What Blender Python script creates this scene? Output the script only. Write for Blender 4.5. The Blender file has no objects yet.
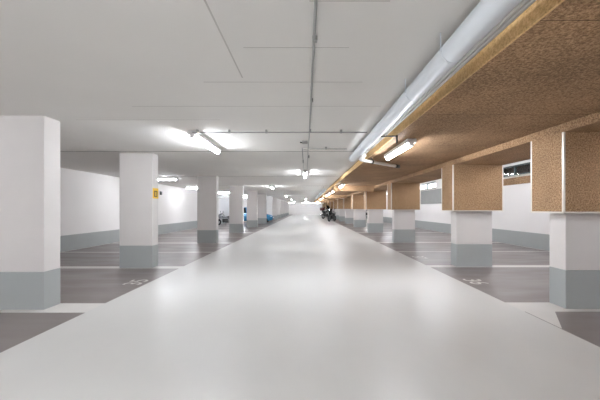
import bpy, bmesh, math, random
from mathutils import Vector, Matrix
random.seed(7)
sc = bpy.context.scene
COL = sc.collection
PI = math.pi

# ------------------------------------------------------------------ materials
def new_mat(name):
    m = bpy.data.materials.new(name); m.use_nodes = True
    nt = m.node_tree
    return m, nt, nt.nodes['Principled BSDF']

def lin(c):
    return tuple(((v/255)/12.92 if v/255 <= .04045 else ((v/255+.055)/1.055)**2.4) for v in c) + (1,)

def plain(name, rgb, rough=.6, metal=0.0, spec=.5, var=0.0, scale=3.0, bump=0.0, bscale=40.0, coat=0.0, rvar=0.0, stretch=None):
    """Plain coloured surface with a little mottling, gloss variation and grain."""
    m, nt, b = new_mat(name)
    c = lin(rgb)
    b.inputs['Base Color'].default_value = c
    b.inputs['Roughness'].default_value = rough
    b.inputs['Metallic'].default_value = metal
    b.inputs['Specular IOR Level'].default_value = spec
    b.inputs['Coat Weight'].default_value = coat
    tc = nt.nodes.new('ShaderNodeTexCoord')
    src = tc.outputs['Object']
    if stretch:
        mp = nt.nodes.new('ShaderNodeMapping'); mp.inputs['Scale'].default_value = stretch
        nt.links.new(src, mp.inputs['Vector']); src = mp.outputs['Vector']
    if var or rvar:
        n = nt.nodes.new('ShaderNodeTexNoise'); n.inputs['Scale'].default_value = scale; n.inputs['Detail'].default_value = 6
        nt.links.new(src, n.inputs['Vector'])
        if var:
            r = nt.nodes.new('ShaderNodeValToRGB')
            r.color_ramp.elements[0].position = .3; r.color_ramp.elements[1].position = .7
            r.color_ramp.elements[0].color = tuple(v*(1-var) for v in c[:3]) + (1,)
            r.color_ramp.elements[1].color = tuple(min(1, v*(1+var)) for v in c[:3]) + (1,)
            nt.links.new(n.outputs['Fac'], r.inputs['Fac']); nt.links.new(r.outputs['Color'], b.inputs['Base Color'])
        if rvar:
            mr = nt.nodes.new('ShaderNodeMapRange')
            mr.inputs['From Min'].default_value = .3; mr.inputs['From Max'].default_value = .7
            mr.inputs['To Min'].default_value = rough-rvar; mr.inputs['To Max'].default_value = rough+rvar
            nt.links.new(n.outputs['Fac'], mr.inputs['Value']); nt.links.new(mr.outputs['Result'], b.inputs['Roughness'])
    if bump:
        n2 = nt.nodes.new('ShaderNodeTexNoise'); n2.inputs['Scale'].default_value = bscale; n2.inputs['Detail'].default_value = 4
        nt.links.new(src, n2.inputs['Vector'])
        bp = nt.nodes.new('ShaderNodeBump'); bp.inputs['Strength'].default_value = bump; bp.inputs['Distance'].default_value = .01
        nt.links.new(n2.outputs['Fac'], bp.inputs['Height']); nt.links.new(bp.outputs['Normal'], b.inputs['Normal'])
    return m

def wood_wool(name, dark, mid, light, seams=True):
    """Pressed wood-wool / chip board: fine flecks, broad tone shifts, board joints."""
    m, nt, b = new_mat(name)
    tc = nt.nodes.new('ShaderNodeTexCoord')
    n = nt.nodes.new('ShaderNodeTexNoise'); n.inputs['Scale'].default_value = 52; n.inputs['Detail'].default_value = 5; n.inputs['Roughness'].default_value = .75
    nt.links.new(tc.outputs['Object'], n.inputs['Vector'])
    r = nt.nodes.new('ShaderNodeValToRGB')
    e = r.color_ramp.elements
    e[0].position = .36; e[0].color = lin(dark); e[1].position = .66; e[1].color = lin(light)
    x = e.new(.5); x.color = lin(mid)
    nt.links.new(n.outputs['Fac'], r.inputs['Fac'])
    big = nt.nodes.new('ShaderNodeTexNoise'); big.inputs['Scale'].default_value = 1.3; big.inputs['Detail'].default_value = 3
    nt.links.new(tc.outputs['Object'], big.inputs['Vector'])
    mr = nt.nodes.new('ShaderNodeMapRange'); mr.inputs['To Min'].default_value = .82; mr.inputs['To Max'].default_value = 1.18
    mr.inputs['From Min'].default_value = .3; mr.inputs['From Max'].default_value = .7
    nt.links.new(big.outputs['Fac'], mr.inputs['Value'])
    mul = nt.nodes.new('ShaderNodeVectorMath'); mul.operation = 'SCALE'
    nt.links.new(r.outputs['Color'], mul.inputs[0]); nt.links.new(mr.outputs['Result'], mul.inputs['Scale'])
    out = mul.outputs['Vector']
    if seams:
        br = nt.nodes.new('ShaderNodeTexBrick'); br.offset = .5
        br.inputs['Color1'].default_value = (1,1,1,1); br.inputs['Color2'].default_value = (.9,.9,.9,1); br.inputs['Mortar'].default_value = (.35,.33,.3,1)
        br.inputs['Scale'].default_value = 1; br.inputs['Mortar Size'].default_value = .004
        br.inputs['Brick Width'].default_value = 1.97; br.inputs['Row Height'].default_value = 1.88
        mp = nt.nodes.new('ShaderNodeMapping'); mp.inputs['Location'].default_value = (-1.37, 0, 0)
        nt.links.new(tc.outputs['Object'], mp.inputs['Vector'])
        nt.links.new(mp.outputs['Vector'], br.inputs['Vector'])
        m2 = nt.nodes.new('ShaderNodeVectorMath'); m2.operation = 'MULTIPLY'
        nt.links.new(out, m2.inputs[0]); nt.links.new(br.outputs['Color'], m2.inputs[1]); out = m2.outputs['Vector']
    nt.links.new(out, b.inputs['Base Color'])
    b.inputs['Roughness'].default_value = .8; b.inputs['Specular IOR Level'].default_value = .25
    bp = nt.nodes.new('ShaderNodeBump'); bp.inputs['Strength'].default_value = .35; bp.inputs['Distance'].default_value = .004
    nt.links.new(n.outputs['Fac'], bp.inputs['Height']); nt.links.new(bp.outputs['Normal'], b.inputs['Normal'])
    return m

def emitter(name, rgb, strength):
    m, nt, b = new_mat(name)
    b.inputs['Base Color'].default_value = (.9,.9,.9,1)
    b.inputs['Emission Color'].default_value = rgb + (1,)
    b.inputs['Emission Strength'].default_value = strength
    return m

LAMP_STRENGTH = 60.0
M = dict(
    lane   = plain('light_epoxy', (207,206,203), .40, spec=.30, var=.04, scale=1.6, bump=.2, bscale=8, rvar=.09, stretch=(1,.5,1)),
    bay    = plain('dark_epoxy', (126,118,115), .38, spec=.42, var=.08, scale=1.6, bump=.10, bscale=7, rvar=.10, stretch=(.5,1.6,1)),
    line   = plain('line_paint', (214,211,207), .45, spec=.4, var=.03),
    ceil   = plain('ceiling_paint', (230,228,224), .9, spec=.15, var=.02, scale=.9, bump=.05, bscale=30),
    joint  = plain('joint_shadow_gap', (196,193,188), .9, spec=.1),
    gap    = plain('dark_joint', (120,117,113), .9, spec=.1),
    wall   = plain('wall_paint', (238,235,233), .85, spec=.2, var=.015, scale=1.2, bump=.06, bscale=50),
    band   = plain('band_paint', (165,169,168), .5, spec=.35, var=.02, scale=2),
    column = plain('column_paint', (215,211,208), .8, spec=.25, var=.02, scale=2.5, bump=.08, bscale=35),
    board  = wood_wool('wood_wool_board', (108,85,61), (154,122,91), (198,164,128)),
    clad   = wood_wool('wood_wool_cladding', (114,89,65), (162,130,98), (206,172,135), seams=False),
    edge   = wood_wool('lit_edge_board', (190,152,104), (216,180,128), (232,202,154), seams=False),  # lamp light on the soffit edge put into a lighter board colour
    trim   = plain('white_metal_trim', (232,226,216), .3, metal=.25, spec=.6),
    duct   = plain('pipe_galvanised', (222,227,231), .46, metal=.12, spec=.5, var=.03, scale=2),
    steel  = plain('conduit_steel', (160,160,157), .45, metal=.2),
    pvc    = plain('pale_conduit', (205,204,199), .5),
    dark   = plain('dark_metal', (54,53,52), .5, metal=.3),
    black  = plain('black_plastic', (20,20,22), .4),
    rubber = plain('tyre_rubber', (18,18,19), .8),
    chrome = plain('chrome', (190,192,195), .18, metal=.95),
    white  = plain('white_plastic', (232,231,228), .5),
    yellow = plain('sign_yellow', (236,190,42), .5),
    olive  = plain('sign_symbol', (98,78,20), .5),
    blue   = plain('blue_car_paint', (58,148,200), .25, spec=.6, coat=.6),
    glass_dark = plain('tinted_glass', (14,20,26), .1, spec=.6),
    red    = plain('dark_red_paint', (92,22,20), .3, coat=.5),
    silver = plain('silver_paint', (168,170,174), .35, metal=.4, coat=.3),
    grey   = plain('grey_panel', (150,151,148), .8, var=.03),
    frame  = plain('window_frame', (60,74,74), .5),
    sill   = plain('sill_grey', (186,180,170), .6),
    well   = plain('lightwell_wall', (70,60,52), .9, var=.15),
    tail   = plain('red_lens', (150,16,14), .3),
    lens   = plain('clear_lens', (226,230,232), .15, spec=.7),
)
M['tube'] = emitter('lit_tube', (.93,.968,1.04), LAMP_STRENGTH)

def glass_mat():
    m = bpy.data.materials.new('window_glass'); m.use_nodes = True
    nt = m.node_tree; nt.nodes.remove(nt.nodes['Principled BSDF'])
    t = nt.nodes.new('ShaderNodeBsdfTransparent'); g = nt.nodes.new('ShaderNodeBsdfGlossy'); g.inputs['Roughness'].default_value = .03
    mx = nt.nodes.new('ShaderNodeMixShader'); f = nt.nodes.new('ShaderNodeValue'); f.outputs[0].default_value = .035
    nt.links.new(f.outputs[0], mx.inputs[0]); nt.links.new(t.outputs[0], mx.inputs[1]); nt.links.new(g.outputs[0], mx.inputs[2])
    nt.links.new(mx.outputs[0], nt.nodes['Material Output'].inputs[0])
    return m
M['glass'] = glass_mat()

# ------------------------------------------------------------------ mesh helpers
class MB:
    def __init__(s): s.bm = bmesh.new()
    def box(s, x0, x1, y0, y1, z0, z1, mi=0, bev=0.0, seg=2, mat=None):
        vs = [s.bm.verts.new((x, y, z)) for z in (z0, z1) for y in (y0, y1) for x in (x0, x1)]
        fs = [(0,2,3,1),(4,5,7,6),(0,1,5,4),(2,6,7,3),(0,4,6,2),(1,3,7,5)]
        faces = [s.bm.faces.new([vs[i] for i in f]) for f in fs]
        for f in faces: f.material_index = mi
        if bev:
            es = list({e for f in faces for e in f.edges})
            r = bmesh.ops.bevel(s.bm, geom=es, offset=bev, segments=seg, profile=.5, affect='EDGES')
            for f in r['faces']: f.material_index = mi
            vs = list({v for v in r['verts']} | {v for v in vs if v.is_valid})
        if mat is not None:
            for v in vs: v.co = mat @ v.co
        return s
    def tube(s, pts, r, n=12, mi=0, caps=True):
        pts = [Vector(p) for p in pts]; rs = r if isinstance(r, (list, tuple)) else [r]*len(pts)
        rings = []
        ref = None
        for i, p in enumerate(pts):
            if i == 0: d = pts[1]-p
            elif i == len(pts)-1: d = p-pts[i-1]
            else: d = (pts[i+1]-p).normalized() + (p-pts[i-1]).normalized()
            d.normalize()
            if ref is None:
                ref = Vector((0,0,1)) if abs(d.z) < .9 else Vector((1,0,0))
            u = d.cross(ref).normalized(); ref = u.cross(d).normalized()
            rings.append([s.bm.verts.new(p + (u*math.cos(2*PI*k/n) + ref*math.sin(2*PI*k/n))*rs[i]) for k in range(n)])
        for a, b in zip(rings, rings[1:]):
            for k in range(n):
                f = s.bm.faces.new((a[k], a[(k+1)%n], b[(k+1)%n], b[k])); f.smooth = True; f.material_index = mi
        if caps:
            f = s.bm.faces.new(rings[0]); f.material_index = mi
            f = s.bm.faces.new(list(reversed(rings[-1]))); f.material_index = mi
        return s
    def torus(s, c, R, r, axis='Y', n=28, m=10, mi=0):
        c = Vector(c); g = []
        for i in range(n):
            a = 2*PI*i/n; ring = []
            for j in range(m):
                b = 2*PI*j/m; rr = R + r*math.cos(b); h = r*math.sin(b)
                if axis == 'Y': p = Vector((rr*math.cos(a), h, rr*math.sin(a)))
                else: p = Vector((h, rr*math.cos(a), rr*math.sin(a)))
                ring.append(s.bm.verts.new(c+p))
            g.append(ring)
        for i in range(n):
            for j in range(m):
                f = s.bm.faces.new((g[i][j], g[(i+1)%n][j], g[(i+1)%n][(j+1)%m], g[i][(j+1)%m])); f.smooth = True; f.material_index = mi
        return s
    def ball(s, c, rx, ry, rz, mi=0, n=16):
        r = bmesh.ops.create_uvsphere(s.bm, u_segments=n, v_segments=max(8, n//2), radius=1)
        for v in r['verts']: v.co = Vector((c[0]+v.co.x*rx, c[1]+v.co.y*ry, c[2]+v.co.z*rz))
        for f in {f for v in r['verts'] for f in v.link_faces}: f.smooth = True; f.material_index = mi
        return s
    def loft(s, rings, mi=0, smooth=True):
        R = [[s.bm.verts.new(p) for p in ring] for ring in rings]; n = len(R[0])
        for a, b in zip(R, R[1:]):
            for k in range(n):
                f = s.bm.faces.new((a[k], a[(k+1)%n], b[(k+1)%n], b[k])); f.smooth = smooth; f.material_index = mi
        s.bm.faces.new(R[0]).material_index = mi; s.bm.faces.new(list(reversed(R[-1]))).material_index = mi
        return s
    def poly(s, pts, mi=0):
        f = s.bm.faces.new([s.bm.verts.new(p) for p in pts]); f.material_index = mi
        return s
    def build(s, name, mats, parent=None):
        bmesh.ops.recalc_face_normals(s.bm, faces=s.bm.faces)
        me = bpy.data.meshes.new(name); s.bm.to_mesh(me); s.bm.free()
        for m in (mats if isinstance(mats, (list, tuple)) else [mats]): me.materials.append(M[m] if isinstance(m, str) else m)
        o = bpy.data.objects.new(name, me); COL.objects.link(o)
        if parent: o.parent = parent
        return o

def tag(o, label=None, cat=None, group=None, kind=None):
    if label: o['label'] = label
    if cat: o['category'] = cat
    if group: o['group'] = group
    if kind: o['kind'] = kind
    return o

def empty(name, loc=(0,0,0), rz=0.0):
    o = bpy.data.objects.new(name, None); COL.objects.link(o)
    o.location = loc; o.rotation_euler = (0,0,rz); o.empty_display_size = .2
    return o

def copy_tree(o, parent=None):
    c = o.copy(); COL.objects.link(c)
    if parent: c.parent = parent
    for ch in list(o.children): copy_tree(ch, c)
    return c

# ------------------------------------------------------------------ dimensions (metres; camera at x=0,y=0)
EYE = 1.35
LX, RX = -7.6, 7.75          # side walls
Y0, Y1 = -7.0, 71.0          # behind the camera, far end
CZ = 2.585                   # ceiling of the lane and the plain bays
HZ = 3.05                    # higher ceiling over the bays on the boarded side
SX, SZ = 1.37, 2.455         # boarded soffit: edge and underside
BX0, BX1, BZ = 3.34, 4.50, 2.345   # boarded downstand beam over the columns
LANE = 2.86
LROWS = [4.26] + [7.27 + 5.2*k for k in range(12)]
RROWS = [4.30] + [7.42 + 5.25*k for k in range(12)]
CD = .29                     # column depth along the lane
BAND = .52

# ------------------------------------------------------------------ floor: light lane, dark bays, light lines
def bay_cells(rows, last):
    """(y0, y1) of the dark strips between the light lines along one side."""
    lines = [(-6.2,-6.08), (-3.7,-3.42), (-.9,-.78), (1.6,1.72)]
    lines.append((rows[0]-.11, rows[0]+.30))
    for k, y in enumerate(rows[1:]):
        lines.append((y-.06, y+.20)); lines.append((y+2.55, y+2.65))
    out = []; p = Y0
    for a, b in lines:
        if a > last: break
        out.append((p, a)); p = b
    out.append((p, last))
    return out
f = MB()
def quad(x0, x1, y0, y1, mi): f.poly([(x0,y0,0),(x1,y0,0),(x1,y1,0),(x0,y1,0)], mi)
quad(-LANE, LANE, Y0, Y1, 0)
for side, rows, wx in ((-1, LROWS, LX), (1, RROWS, RX)):
    p = Y0
    cells = bay_cells(rows, Y1)
    for i, (a, b) in enumerate(cells):
        if a > p: quad(min(side*LANE, wx), max(side*LANE, wx), p, a, 1)
        if side == 1 and abs(b - (rows[0]-.11)) < 1e-6:      # pale corner cut out of the dark coating beside the first column
            c0, c1 = 3.26, .59
            f.poly([(LANE,a,0),(wx,a,0),(wx,b,0),(c0,b,0),(LANE+.02,b-c1,0),(LANE,b-c1,0)], 2)
            f.poly([(LANE,b-c1,0),(LANE+.02,b-c1,0),(c0,b,0),(LANE+.014,b,0),(LANE+.014,b-c1,0)], 1)
            quad(LANE, LANE+.014, b-c1, b, 2)
        else:
            quad(min(side*LANE, wx), max(side*LANE, wx), a, b, 2)
        p = b
for wx, d in ((LX,.05),(RX,-.05)): f.poly([(wx,Y0,.0015),(wx+d,Y0,.0015),(wx+d,Y1,.0015),(wx,Y1,.0015)], 1)
fl = f.build('floor', ['lane', 'line', 'bay']); tag(fl, 'light grey coated lane floor with dark grey bays and pale lines', kind='structure')
sub = MB().box(LX-.3, RX+.3, Y0-.3, Y1+.3, -.25, -.004).build('floor_slab', 'grey'); tag(sub, kind='structure')

# ------------------------------------------------------------------ ceilings
CZ2, YS = CZ+.03, 6.93
cb = MB().box(LX-.2, BX1, YS, Y1+.2, CZ2, HZ+.35).box(LX-.2, BX1, Y0-.2, YS, CZ, HZ+.35)
o = cb.build('ceiling', 'ceil'); tag(o, 'white painted concrete ceiling over the lane', kind='structure')
o = MB().box(BX1, RX+.2, Y0-.2, Y1+.2, HZ, HZ+.35).build('ceiling_high', 'ceil'); tag(o, kind='structure')
n = 0
for k, y in enumerate(LROWS[2:]):
    ya = y + .08
    o = MB().box(LX, SX, ya, ya+.03, CZ2-.002, CZ2+.01).build('trim_%d' % (n+1), 'gap'); n += 1
    tag(o, kind='structure')
o = MB().box(LX, SX, YS-.03, YS, CZ-.002, CZ+.01).build('trim_%d' % (n+1), 'gap'); n += 1
tag(o, kind='structure')
# formwork joints in the ceiling
for x0, x1, y0, y1 in ((-.6-.006,-.6+.006,-4,3.02), (-.48,.33,2.45,2.458), (-1.0,.55,3.12,3.128), (-2.1,.9,3.86,3.869), (0.02,.5,1.9,1.907), (-3.2,-1.2,4.45,4.458)):
    o = MB().box(x0, x1, y0, y1, CZ-.0015, CZ+.01).build('trim_%d' % (n+1), 'joint'); n += 1
    tag(o, kind='structure')

# ------------------------------------------------------------------ walls
w = MB().box(LX-.2, LX, Y0-.2, Y1+.2, BAND-.02, CZ2, 0).box(LX-.2, LX+.002, Y0-.2, Y1+.2, 0, BAND-.02, 1)
tag(w.build('wall_left', ['wall','band']), 'white wall with grey painted base behind the bays', kind='structure')
w = MB().box(LX, RX, Y1, Y1+.2, BAND-.02, HZ, 0).box(LX, RX, Y1-.002, Y1+.2, 0, BAND-.02, 1)
tag(w.build('wall_far', ['wall','wall']), 'white end wall closing the lane', kind='structure')
w = MB().box(LX, RX, Y0-.2, Y0, 0, HZ, 0)
tag(w.build('wall_near', ['wall']), kind='structure')
WZ0, WZ1 = 2.57, 2.96
WINS = [(10.6, 14.6), (19.1, 23.4), (30.0, 33.6), (40.4, 44.0)]
w = MB().box(RX, RX+.25, Y0-.2, Y1+.2, BAND, WZ0, 0).box(RX-.002, RX+.25, Y0-.2, Y1+.2, 0, BAND, 1).box(RX, RX+.25, Y0-.2, Y1+.2, WZ1, HZ+.3, 0)
p = Y0-.2
for a, b in WINS + [(Y1+.2, 0)]:
    w.box(RX, RX+.25, p, a, WZ0, WZ1, 0); p = b
tag(w.build('wall_right', ['wall','band']), 'white wall with grey painted base and a strip of high windows', kind='structure')
for i, (a, b) in enumerate(WINS):
    fr = MB()
    x0, x1, t = RX+.02, RX+.09, .05
    fr.box(x0, x1, a, b, WZ0, WZ0+t).box(x0, x1, a, b, WZ1-t, WZ1)
    ns = 3
    ys = [a] + [a+(b-a)*k/ns - t/2 for k in range(1, ns)] + [b-t]
    for y in ys: fr.box(x0, x1, y, y+t, WZ0+t, WZ1-t)
    wf = fr.build('window_%d' % (i+1), 'frame')
    tag(wf, kind='structure')
    MB().box(RX+.05, RX+.056, a+t, b-t, WZ0+t, WZ1-t).build('window_pane', 'glass', wf)
    MB().box(RX-.035, RX+.02, a-.05, b+.05, WZ0-.045, WZ0).build('window_sill', 'sill', wf)
a, b = WINS[0]
lw = MB().box(RX+.65, RX+.75, a-.5, b+.5, 1.9, 3.4).box(RX+.25, RX+.65, a-.5, a-.4, 1.9, 3.4).box(RX+.25, RX+.65, b+.4, b+.5, 1.9, 3.4)
lw.box(RX+.25, RX+.75, a-.5, b+.5, 3.4, 3.5).box(RX+.25, RX+.75, a-.5, b+.5, 1.8, 1.9)  # lid added to keep sky light out of the well
for k in range(5):
    y = a+.35+k*.8; lw.box(RX+.4, RX+.46, y, y+.1, 1.9, 3.4)
tag(lw.build('wall_covered_lightwell', 'well'), kind='structure')
# panels under the high windows
o = MB().box(RX-.03, RX, 17.9, 23.9, 1.64, 2.50).build('wall_panel', 'grey'); tag(o, 'grey panel on the wall under the bright high window', 'panel', kind='structure')
o = MB().box(RX-.03, RX, 10.2, 15.0, 2.24, 2.50).build('wall_panel', 'clad'); tag(o, 'brown board strip on the wall under the dark high window', 'panel', kind='structure')

# ------------------------------------------------------------------ boarded soffit, its edge, beams
o = MB().box(SX, BX0+.02, Y0, 60, SZ, CZ2).build('ceiling_soffit', 'board'); tag(o, 'brown wood-wool board ceiling lining beside the lane', 'ceiling lining', kind='structure')
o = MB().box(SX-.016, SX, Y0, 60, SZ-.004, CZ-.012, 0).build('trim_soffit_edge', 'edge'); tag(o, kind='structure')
o = MB().box(BX0, BX1, Y0, 60, BZ, HZ).build('ceiling_beam', 'clad'); tag(o, 'wood-wool clad beam running over the boarded columns', 'beam', kind='structure')
for k, y in enumerate((15.75, 26.2, 36.7, 47.2)):
    o = MB().box(SX-.01, BX0, y, y+.5, 2.21, SZ).build('ceiling_beam', 'clad'); tag(o, 'wood-wool clad cross beam below the boarded ceiling', 'beam', kind='structure')

# ------------------------------------------------------------------ columns
ORD = ['first','second','third','fourth','fifth','sixth','seventh','eighth','ninth','tenth','eleventh','twelfth','thirteenth']
W = .75
def plain_column():
    b = MB()
    b.box(0, W, 0, CD, BAND-.015, CZ2, 0, bev=.008).box(-.0015, W+.0015, -.0015, CD+.0015, 0, BAND-.015, 1, bev=.008)
    return b.build('concrete_column', ['column','band'])
first = plain_column()
for i, y in enumerate(LROWS):
    c = first if i == 0 else first.copy()
    if i: COL.objects.link(c)
    c.location = (-3.49-W, y, 0)
    lab = '%s white concrete column with grey base, counted from the camera, along the unboarded left side' % ORD[i]
    if i == 0: lab = 'largest white concrete column with grey base, cut off by the left edge'
    if i == 1: lab = 'white concrete column with grey base, the one bearing the yellow sign'
    tag(c, lab, 'column', 'white columns on the left of the lane', 'thing')
WR = .83
def boarded_column():
    root = empty('boarded_column')
    b = MB().box(0, WR, 0, CD, BAND, BZ-.012, 0, bev=.008).box(-.0015, WR+.0015, -.0015, CD+.0015, 0, BAND, 1, bev=.008)
    b.build('column_shaft', ['column','band'], root)
    e = .155; x0, x1, y0, y1, z0, z1 = -e, WR+e, -e, CD+e, 1.292, BZ-.002
    cl = MB().box(x0, x1, y0, y1, z0, z1).build('cladding', 'clad', root)
    t = .022
    for (x, y) in ((x0,y0), (x1,y0), (x0,y1), (x1,y1)):
        MB().box(x-.003 if x == x0 else x-t, x+t if x == x0 else x+.003, y-.003 if y == y0 else y-t, y+t if y == y0 else y+.003, z0, z1-.001).build('corner_trim', 'trim', cl)
    bt = MB()
    for (a, b_, c, d) in ((x0,x1,y0-.003,y0+t), (x0,x1,y1-t,y1+.003), (x0-.003,x0+t,y0,y1), (x1-t,x1+.003,y0,y1)): bt.box(a, b_, c, d, z0-.004, z0+.016)
    bt.build('lower_trim', 'trim', cl)
    return root
firstb = boarded_column()
for i, y in enumerate(RROWS):
    c = firstb if i == 0 else copy_tree(firstb)
    c.location = (3.49, y, 0)
    lab = '%s column from the camera with wood-wool boarding round its upper half and grey base' % ORD[i]
    if i == 0: lab = 'largest boarded column, cut off by the right edge, white below its brown casing'
    tag(c, lab, 'column', 'boarded columns on the right of the lane', 'thing')

# ------------------------------------------------------------------ lamps
def make_lamp(L=1.5):
    root = empty('ceiling_lamp')                    # origin on the ceiling, tube along Y
    h = L/2
    hb = MB().box(-.075, .075, -h, h, -.066, 0, 0, bev=.008)
    hb.build('housing', 'white', root)
    MB().tube([(0,-h+.03,-.095), (0,h-.03,-.095)], .025, 14).build('tube', 'tube', root)
    for s in (-1, 1):
        MB().box(-.04, .04, s*h-(.03 if s > 0 else 0), s*h+(.03 if s < 0 else 0), -.12, 0, 0, bev=.008).build('end_cap', 'white', root)
    return root
lamp0 = make_lamp(); lamp_used = [False]
def lamp(x, y, z, rz, label, group, src=None):
    if not lamp_used[0]:
        l = lamp0; lamp_used[0] = True
    else:
        l = copy_tree(lamp0)
    l.location = (x, y, CZ2 if z == CZ and y > YS else z); l.rotation_euler = (0,0,rz)
    tag(l, label, 'lamp', group)
    return l
lamp(-1.8, 5.8, CZ, 0, 'lit tube lamp on the white ceiling where the cross conduit ends', 'tube lamps under the white ceiling')
LL = ['second','third','fourth','fifth']
for k, y in enumerate((18.2, 31.3, 43.6, 56.0)):
    lamp(-1.95, y, CZ, 0, '%s lit tube lamp from the camera in the line left of the lane centre' % LL[k], 'tube lamps under the white ceiling')
lamp(-.03, 11.25, CZ, 0, 'lit tube lamp over the lane centre at the end of the twin conduits', 'tube lamps under the white ceiling')
lamp(-.03, 39.2, CZ, 0, 'small far lit tube lamp over the lane centre, second from the camera', 'tube lamps under the white ceiling')
lamp(-.03, 62.0, CZ, 0, 'added lit tube lamp over the lane centre, right before the end wall', 'tube lamps under the white ceiling')  # added to brighten the far lane
lamp(1.67, 5.8, SZ, 0, 'lit tube lamp under the brown boarded ceiling beside the big pipe', 'tube lamps under the boarded ceiling')
lamp(1.65, 14.85, SZ, 0, 'lit tube lamp under the boarded ceiling right before the first cross beam', 'tube lamps under the boarded ceiling')
for k, y in enumerate((25.3, 35.8, 46.3)):
    lamp(1.65, y, SZ, 0, 'lit tube lamp under the boarded ceiling right before the %s cross beam' % LL[k], 'tube lamps under the boarded ceiling')
for y, lab in ((19.3,'first'), (22.4,'second'), (30.5,'third')):
    lamp(1.65, y, SZ, 0, '%s of the added tube lamps under the boards tucked behind a cross beam' % lab, 'added tube lamps behind the cross beams')  # hidden lamps put in to lift the lane floor beyond the first beam
for x, y, lab in ((-3.2,66.3,'added crosswise lit tube lamp before the end wall, over the bay side of the lane'), (0.1,66.3,'added crosswise lit tube lamp before the end wall, over the middle of the lane'),
                  (2.2,67.6,'added crosswise lit tube lamp at the foot of the boarded ceiling, close to the end wall'), 
                  (-.03,50.5,'far added lit tube lamp over the lane centre, third from the camera')):
    lamp(x, y, CZ, PI/2 if y > 60 else 0, lab, 'tube lamps under the white ceiling')  # extra lamps put in to brighten the end wall and far lane
for k, (x, y) in enumerate(((-6.0,13.05), (-6.25,18.75), (-6.0,24.0), (-6.0,34.2), (-6.0,44.6), (-6.0,55.0))):
    lab = ['lit tube lamp over the bays seen just beyond the column with the yellow sign', 'lit tube lamp over the bays partly hidden by the third white column',
           'lit tube lamp over the bays seen between the third and fourth white columns', 'lit tube lamp over the bays beyond the blue car',
           'distant lit tube lamp over the bays in the far left half', 'most distant lit tube lamp over the left bays'][k]
    lamp(x, y, CZ, PI/2, lab, 'tube lamps over the left bays')
for k, y in enumerate((1.6, 6.1, 10.4, 15.0, 19.4, 25.0, 31.0, 37.0, 46.0, 57.0)):
    lamp(6.0, y, HZ, PI/2, '%s added lit tube lamp over the bays behind the boarded columns' % ORD[k], 'added tube lamps over the right bays')  # out-of-sight lamps added to light the right bays and wall
for k, y in enumerate((28.9, 39.4, 49.8, 60.2, 66.5)):
    lamp(-5.6, y, CZ, PI/2, '%s from the camera of the added far tube lamps hidden behind the white columns' % ORD[k], 'added far tube lamps over the left bays')  # extra lamps put in to brighten the far left columns and bays
# unseen lamps added behind the photographer to brighten the foreground
for x, y, z, rz in ((-1.8,-4.6,CZ,0), (-.03,-1.6,CZ,0), (1.67,-3.2,SZ,0), (-1.8,.0,CZ,0), (-4.4,-2.0,CZ,0), (-5.9,1.2,CZ,PI/2), (-5.9,-4.4,CZ,PI/2)):
    lamp(x, y, z, rz, 'added lit tube lamp behind the photographer', 'added tube lamps behind the photographer')

# ------------------------------------------------------------------ big pipe, side pipe and conduits beside the boarded ceiling
PX, PZ, PR = 1.03, 2.452, .08
root = empty('ventilation_pipe', (PX, 0, PZ))
MB().tube([(0,Y0,0), (0,6.95,0)], PR, 28).build('pipe_run', 'duct', root)
MB().tube([(0,6.95,0), (0,7.05,0)], [PR+.006, PR+.006], 28).build('end_cap', 'duct', root)
for y in (-3.9, -.6):
    MB().tube([(0,y-.03,0), (0,y+.03,0)], PR+.0025, 28).build('coupling', 'duct', root)
for y in (-2.0, 2.25, 3.05, 5.6):
    MB().tube([(0,y-.01,0), (0,y+.01,0)], PR+.002, 28).tube([(-PR-.004,y,0), (-PR-.004,y,CZ-PZ)], .004, 8).build('pipe_hanger', 'duct', root)
tag(root, 'large shiny grey pipe hung under the white ceiling along the boarded edge', 'pipe', None, 'thing')
root = empty('ceiling_branch_pipe', (1.13, 6.75, 2.375))
MB().tube([(0,-.55,0), (0,-.12,0), (.03,-.03,0), (.1,.06,0), (1.05,1.0,0)], .036, 16).build('pipe_run', 'white', root)
MB().tube([(1.02,.97,0), (1.14,1.09,0)], .042, 16).build('end_cap', 'dark', root)
MB().tube([(.30,.26,0), (.33,.29,0)], .046, 16).box(.305, .325, .265, .285, .03, SZ-2.375).build('pipe_clip', 'dark', root)
tag(root, 'slim white pipe branching crosswise under the boarded ceiling past the lamp', 'pipe')
for k, (x, lab) in enumerate(((1.147, 'pale conduit running next to the big grey pipe'), (1.186, 'pale conduit running next to the boarded ceiling edge'))):
    root = empty('ceiling_conduit', (x, 0, 2.445))
    MB().tube([(0,Y0,0), (0,6.5,0)], .0125, 12).build('conduit_run', 'pvc', root)
    for y in (-3.0, .2, 4.8):
        MB().box(-.02, .02, y-.012, y+.012, -.022, CZ-2.445).build('conduit_clip', 'dark', root)
    tag(root, lab, 'conduit', 'conduits beside the boarded ceiling')
# bracket dropping to the lamp
b = MB().box(1.36, 1.375, 4.80, 4.83, 2.33, 2.455).box(1.16, 1.375, 4.80, 4.83, 2.43, 2.445).build('ceiling_bracket', 'dark')
tag(b, 'dark bracket across the conduits just before the lamp under the boards', 'bracket')
# second, far pipe
root = empty('ventilation_pipe', (1.0, 0, 2.36))
MB().tube([(0,17.4,0), (0,30.0,0)], .10, 20).build('pipe_run', 'duct', root)
MB().tube([(0,17.35,0), (0,17.5,0)], .108, 20).build('end_cap', 'duct', root)
for y in (18.4, 23, 28): MB().tube([(0,y-.015,0), (0,y+.015,0)], .11, 20).box(-.008, .008, y-.015, y+.015, .1, CZ2-2.36).build('pipe_hanger', 'steel', root)
tag(root, 'far bluish grey pipe in the distance beside the boarded ceiling', 'pipe', None, 'thing')

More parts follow.
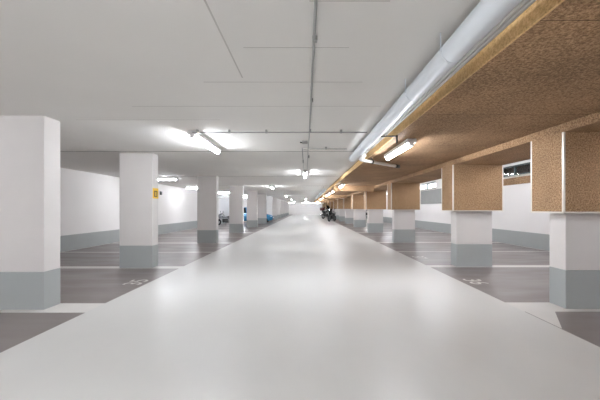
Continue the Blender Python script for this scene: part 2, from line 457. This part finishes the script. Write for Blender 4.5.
# ------------------------------------------------------------------ conduits on the white ceiling
def conduit(name, pts, r, mat, clips, label, group):
    root = empty(name, pts[0])
    base = Vector(pts[0])
    MB().tube([Vector(p)-base for p in pts], r, 10).build('conduit_run', mat, root)
    for c in clips:
        c = Vector(c)-base
        MB().box(c.x-.017, c.x+.017, c.y-.017, c.y+.017, c.z-r-.003, (CZ2 if c.y+base.y > YS else CZ)-base.z).build('conduit_clip', 'steel', root)
    tag(root, label, 'conduit', group)
    return root
zc = CZ-.022
conduit('ceiling_conduit', [(.065,Y0,zc), (.055,5.4,zc), (.045,6.1,zc), (.035,10.45,zc)], .010, 'steel', [(.063,y,zc) for y in (-2.4,.6,2.3,3.6,4.98,7.6)],
        'thin grey conduit along the middle of the white ceiling', 'ceiling conduits')
conduit('ceiling_conduit', [(-1.78,5.02,zc-.018), (.96,5.02,zc-.018)], .010, 'steel', [(-1.7,5.02,zc-.018), (-1.2,5.02,zc-.018), (-.62,5.02,zc-.018), (.55,5.02,zc-.018)],
        'grey cross conduit joining the white ceiling lamp to the big pipe', 'ceiling conduits')
conduit('ceiling_conduit', [(-.075,6.42,zc-.018), (.82,6.42,zc-.018)], .009, 'steel', [(.4,6.42,zc-.018)],
        'short grey cross conduit beyond the long one', 'ceiling conduits')
conduit('ceiling_conduit', [(-.075,6.44,zc), (-.07,10.6,zc)], .009, 'steel', [(-.073,8.4,zc)],
        'short conduit leading from the short cross conduit to the lane lamp', 'ceiling conduits')
jb = empty('ceiling_junction_box', (-.02, 5.86, CZ-.035))
MB().box(-.05, .05, -.04, .04, -.012, .035, bev=.005).build('box_body', 'steel', jb)
MB().tube([(-.05,0,.01), (-.09,0,.01)], .012, 10).build('cable_gland', 'dark', jb)
tag(jb, 'small grey junction box on the ceiling conduit', 'junction box')
# pipes hung crosswise over the far bays on the left
for k, (z, r, lab) in enumerate(((2.42, .05, 'upper of two thin pipes running crosswise above the far left bays'), (2.20, .05, 'lower of two thin pipes running crosswise above the far left bays'))):
    root = empty('service_pipe', (LX, 24.6+.16*k, z))
    MB().tube([(0,0,0), (1.75,0,0)], r, 12).build('pipe_run', 'steel', root)
    MB().tube([(1.70,0,0), (1.78,0,0)], r+.012, 12).build('end_cap', 'dark', root)
    for x in (.4, 1.4): MB().box(x-.008, x+.008, -.008, .008, r*.9, CZ2-z).build('pipe_hanger', 'steel', root)
    tag(root, lab, 'pipe', 'pipes above the far left bays')

# ------------------------------------------------------------------ sign, call box, bay numbers
root = empty('wall_sign', (-3.488, LROWS[1]+.145, 1.70))
MB().box(0, .006, -.135, .135, -.12, .12, bev=.003).build('sign_plate', 'yellow', root)
MB().box(.006, .0075, -.085, .085, -.085, .06).build('sign_symbol', 'olive', root)
sg = MB()
for y in (-.035, .005): sg.box(.0075, .0085, y, y+.025, -.06, .03)
sg.build('symbol_figure', 'yellow', root)
tag(root, 'small yellow sign with dark symbol on a white column', 'sign')
root = empty('alarm_box', (LX, 16.7, 2.15))
MB().box(0, .07, -.07, .07, -.09, .09, bev=.01).build('box_body', 'dark', root)
MB().tube([(.07,0,0), (.082,0,0)], .03, 12).build('push_button', 'red', root)
tag(root, 'small dark box high on the white wall beyond the yellow sign', 'box')

def bay_number(txt, x, y, rz, label):
    cu = bpy.data.curves.new('number_outline', 'FONT'); cu.body = txt; cu.size = .46; cu.align_x = 'CENTER'; cu.align_y = 'CENTER'; cu.extrude = .0012
    t = bpy.data.objects.new('number_outline', cu); COL.objects.link(t)
    dg = bpy.context.evaluated_depsgraph_get()
    me = bpy.data.meshes.new_from_object(t.evaluated_get(dg)); me.materials.clear(); me.materials.append(M['line'])
    bpy.data.objects.remove(t); bpy.data.curves.remove(cu)
    o = bpy.data.objects.new('bay_number', me); COL.objects.link(o)
    o.location = (x, y, .0014); o.rotation_euler = (0,0,rz)
    tag(o, label, 'bay number', 'painted bay numbers')
bay_number('35', -3.09, 5.86, PI/2, 'white number painted on the dark bay between the two largest white columns')
bay_number('36', 3.12, 5.92, -PI/2, 'worn white number painted on the dark bay between the two largest boarded columns')
bay_number('37', 3.12, 8.85, -PI/2, 'faint white number painted in the bay beyond the second boarded column')

# ------------------------------------------------------------------ blue car
def make_car(paint):
    root = empty('hatchback_car')                   # nose towards +X, origin on the floor under the middle
    hw = .84
    def ring(x, zb, zt, w, wt):                     # lower body section
        return [(x,-w*.92,zb), (x,-w,zb+.16), (x,-w,zt-.12), (x,-wt,zt), (x,0,zt+.02), (x,wt,zt), (x,w,zt-.12), (x,w,zb+.16), (x,w*.92,zb), (x,0,zb)]
    secs = [(-1.95,.38,.80,.70,.62), (-1.90,.27,.92,.78,.70), (-1.6,.22,.96,hw,.76), (-.9,.2,.95,hw+.01,.78), (.2,.2,.93,hw+.01,.78), (.85,.2,.90,hw,.76), (1.45,.22,.80,.82,.70), (1.80,.25,.70,.74,.60), (1.95,.32,.56,.60,.50)]
    MB().loft([ring(*s) for s in secs], 0).build('car_body', paint, root)
    def cab(x, z0, z1, w0, w1): return [(x,-w0,z0), (x,-w1,z1), (x,w1,z1), (x,w0,z0)]
    g = MB().loft([cab(-1.86,.9,.95,.68,.66), cab(-1.55,.93,1.34,.75,.60), cab(-.6,.93,1.42,.77,.61), (cab(.15,.92,1.40,.77,.60)), cab(1.02,.86,.90,.70,.66)], 0, False)
    g.build('window_band', 'glass_dark', root)
    MB().loft([[(x,-w,z), (x,0,z+.03), (x,w,z), (x,0,z-.05)] for x, w, z in ((-1.62,.57,1.345), (-1.5,.61,1.385), (-.6,.625,1.435), (.1,.615,1.415), (.24,.57,1.38))], 0).build('car_roof', paint, root)
    for s in (-1, 1):
        pl = MB()
        for (xa, za, xb, zb) in ((1.0,.9,.16,1.40), (-.45,.93,-.5,1.42), (-1.35,.94,-1.45,1.36)):
            pl.tube([(xa, s*.745, za), (xb, s*.612, zb)], .035, 8)
        pl.build('window_pillar', paint, root)
        MB().ball((.62, s*.93, .98), .07, .09, .065).build('door_mirror', paint, root)
        MB().ball((1.72, s*.60, .60), .16, .12, .08).build('headlamp', 'lens', root)
        MB().ball((-1.88, s*.66, .80), .07, .10, .12).build('tail_lamp', 'tail', root)
        for x in (-1.22, 1.22):
            wh = MB().torus((x, s*.75, .305), .215, .09, 'Y', 26, 10).build('wheel', 'rubber', root)
            MB().tube([(x, s*.70, .305), (x, s*.815, .305)], [.19,.17], 20).build('wheel_rim', 'silver', wh)
    MB().box(1.90, 1.975, -.5, .5, .30, .42, bev=.02).build('grille', 'black', root)
    MB().box(1.955, 1.985, -.25, .25, .43, .53, bev=.004).build('number_plate', 'white', root)
    return root
car = make_car('blue'); car.location = (-5.05, 30.25, 0)
tag(car, 'blue hatchback car parked in a bay between the far white columns', 'car')

# ------------------------------------------------------------------ motorcycles
def make_bike(paint='black', case=None, screen=.25):
    root = empty('motorcycle')                      # front towards +X
    for x in (-.68, .72):
        wh = MB().torus((x,0,.31), .245, .066, 'Y', 28, 10).build('wheel', 'rubber', root)
        rm = MB().torus((x,0,.31), .185, .018, 'Y', 24, 8).tube([(x,-.07,.31), (x,.07,.31)], .05, 12)
        for k in range(5):
            a = 2*PI*k/5; rm.tube([(x,0,.31), (x+.18*math.cos(a),0,.31+.18*math.sin(a))], .014, 6)
        rm.build('wheel_rim', 'chrome', wh)
    for s in (-1, 1):
        MB().tube([(.72,s*.10,.31), (.50,s*.10,.98)], [.026,.022], 10).build('fork_leg', 'chrome', root)
        MB().tube([(-.68,s*.10,.31), (-.2,s*.11,.42)], .028, 8).build('swing_arm', 'dark', root)
        MB().tube([(.42,s*.34,1.04), (.36,s*.46,1.30)], .008, 6).ball((.36,s*.47,1.31), .02, .07, .045).build('mirror', 'black', root)
    MB().tube([(.28,-.40,1.02), (.42,-.32,1.05), (.48,-.08,1.0), (.48,.08,1.0), (.42,.32,1.05), (.28,.40,1.02)], .016, 10).build('handlebar', 'dark', root)
    MB().box(-.25, .28, -.16, .16, .26, .62, bev=.05).box(-.1, .2, -.2, .2, .34, .48, bev=.04).build('engine', 'dark', root)
    MB().loft([[(x, w*math.cos(a), z+h*math.sin(a)) for a in (2*PI*k/12 for k in range(12))] for x, w, h, z in ((-.14,.06,.06,.76), (-.06,.13,.11,.78), (.12,.17,.14,.82), (.3,.14,.13,.84), (.40,.05,.06,.84))]).build('fuel_tank', paint, root)
    MB().loft([[(x, w*math.cos(a), z+h*math.sin(a)) for a in (2*PI*k/12 for k in range(12))] for x, w, h, z in ((-.86,.05,.03,.90), (-.8,.12,.06,.88), (-.45,.15,.07,.83), (-.2,.14,.06,.79), (-.06,.08,.04,.80))]).build('seat', 'black', root)
    MB().loft([[(x, w*math.cos(a), z+h*math.sin(a)) for a in (2*PI*k/12 for k in range(12))] for x, w, h, z in ((-.95,.04,.04,.80), (-.85,.11,.08,.78), (-.5,.14,.12,.72), (-.2,.12,.12,.66))]).build('tail_fairing', paint, root)
    MB().loft([[(x, w*math.cos(a), z+h*math.sin(a)) for a in (2*PI*k/14 for k in range(14))] for x, w, h, z in ((.36,.20,.22,.84), (.5,.22,.24,.86), (.66,.16,.16,.86), (.76,.06,.06,.84))]).build('front_fairing', paint, root)
    MB().ball((.735,0,.87), .05, .10, .075).build('headlamp', 'glass_dark', root)
    sc_ = MB().loft([[(.62-.42*t, w, 1.0+screen*t), (.60-.42*t, w, 1.0+screen*t), (.57-.42*t, 0, 1.0+screen*t), (.60-.42*t,-w,1.0+screen*t), (.62-.42*t,-w,1.0+screen*t), (.66-.42*t,0,1.0+screen*t)] for t, w in ((0,.2), (.5,.19), (1,.13))])
    sc_.build('windscreen', 'glass_dark', root)
    MB().tube([(.1,-.18,.3), (-.3,-.2,.28), (-.85,-.22,.42)], [.028,.04,.05], 12).build('exhaust', 'chrome', root)
    fd = MB()
    fd.loft([[(.72+.33*math.cos(a), w, .31+.33*math.sin(a)) for w in (-.08,.08)] + [(.72+.345*math.cos(a), w, .31+.345*math.sin(a)) for w in (.08,-.08)] for a in (PI*(.25+.1*k) for k in range(7))])
    fd.build('mudguard', paint, root)
    MB().tube([(-.05,.14,.3), (-.1,.3,.0)], .014, 8).build('side_stand', 'dark', root)
    if case:
        cs = MB().box(-1.05, -.68, -.24, .24, .93, 1.28, bev=.06, seg=3).build('top_case', case, root)
        MB().box(-1.06, -1.03, -.12, .12, 1.03, 1.09, bev=.008).build('reflector', 'tail', cs)
    return root
bk = make_bike('black', None, .34); bk.location = (2.72, 33.4, 0); bk.rotation_euler = (0,0,-PI/2-.5)
tag(bk, 'black motorcycle at the lane edge, in front of the one with a dark red case', 'motorcycle', 'parked motorcycles')
b2 = make_bike('black', 'red', .5); b2.location = (2.62, 41.0, 0); b2.rotation_euler = (0,0,-PI/2+.5); b2.scale = (1.16,1.16,1.16)
tag(b2, 'black motorcycle with a dark red top case behind the other at the lane edge', 'motorcycle', 'parked motorcycles')
b3 = copy_tree(bk); b3.location = (7.0, 35.6, 0); b3.rotation_euler = (0,0,PI+.05); b3.scale = (.9,.9,.9)
tag(b3, 'black motorcycle in a bay, glimpsed between the boarded columns', 'motorcycle', 'parked motorcycles')
b4 = make_bike('silver', None, .2); b4.location = (-6.45, 25.7, 0); b4.rotation_euler = (0,0,PI); b4.scale = (.85,.85,.85)
tag(b4, 'grey motorcycle in a bay glimpsed between the third and fourth white columns', 'motorcycle', 'parked motorcycles')

# ------------------------------------------------------------------ world, camera, view
wd = bpy.data.worlds.new('overcast_sky'); sc.world = wd; wd.use_nodes = True
bg = wd.node_tree.nodes['Background']; bg.inputs['Color'].default_value = (.93,.97,1,1); bg.inputs['Strength'].default_value = 1.6

cam = bpy.data.cameras.new('camera'); co = bpy.data.objects.new('camera', cam); COL.objects.link(co)
co.location = (0,0,EYE); co.rotation_euler = (PI/2,0,0)
cam.sensor_width = 36; cam.lens = 36*320/600
cam.shift_x = -6/600; cam.shift_y = 8.5/600
cam.clip_start = .05; cam.clip_end = 300
sc.camera = co

sc.view_settings.view_transform = 'Standard'; sc.view_settings.look = 'None'
sc.view_settings.gamma = 1; sc.view_settings.use_curve_mapping = False
sc.view_settings.exposure = 1.28
cy = sc.cycles
cy.max_bounces = 10; cy.diffuse_bounces = 7; cy.glossy_bounces = 4; cy.sample_clamp_indirect = 8
cy.caustics_reflective = False; cy.caustics_refractive = False
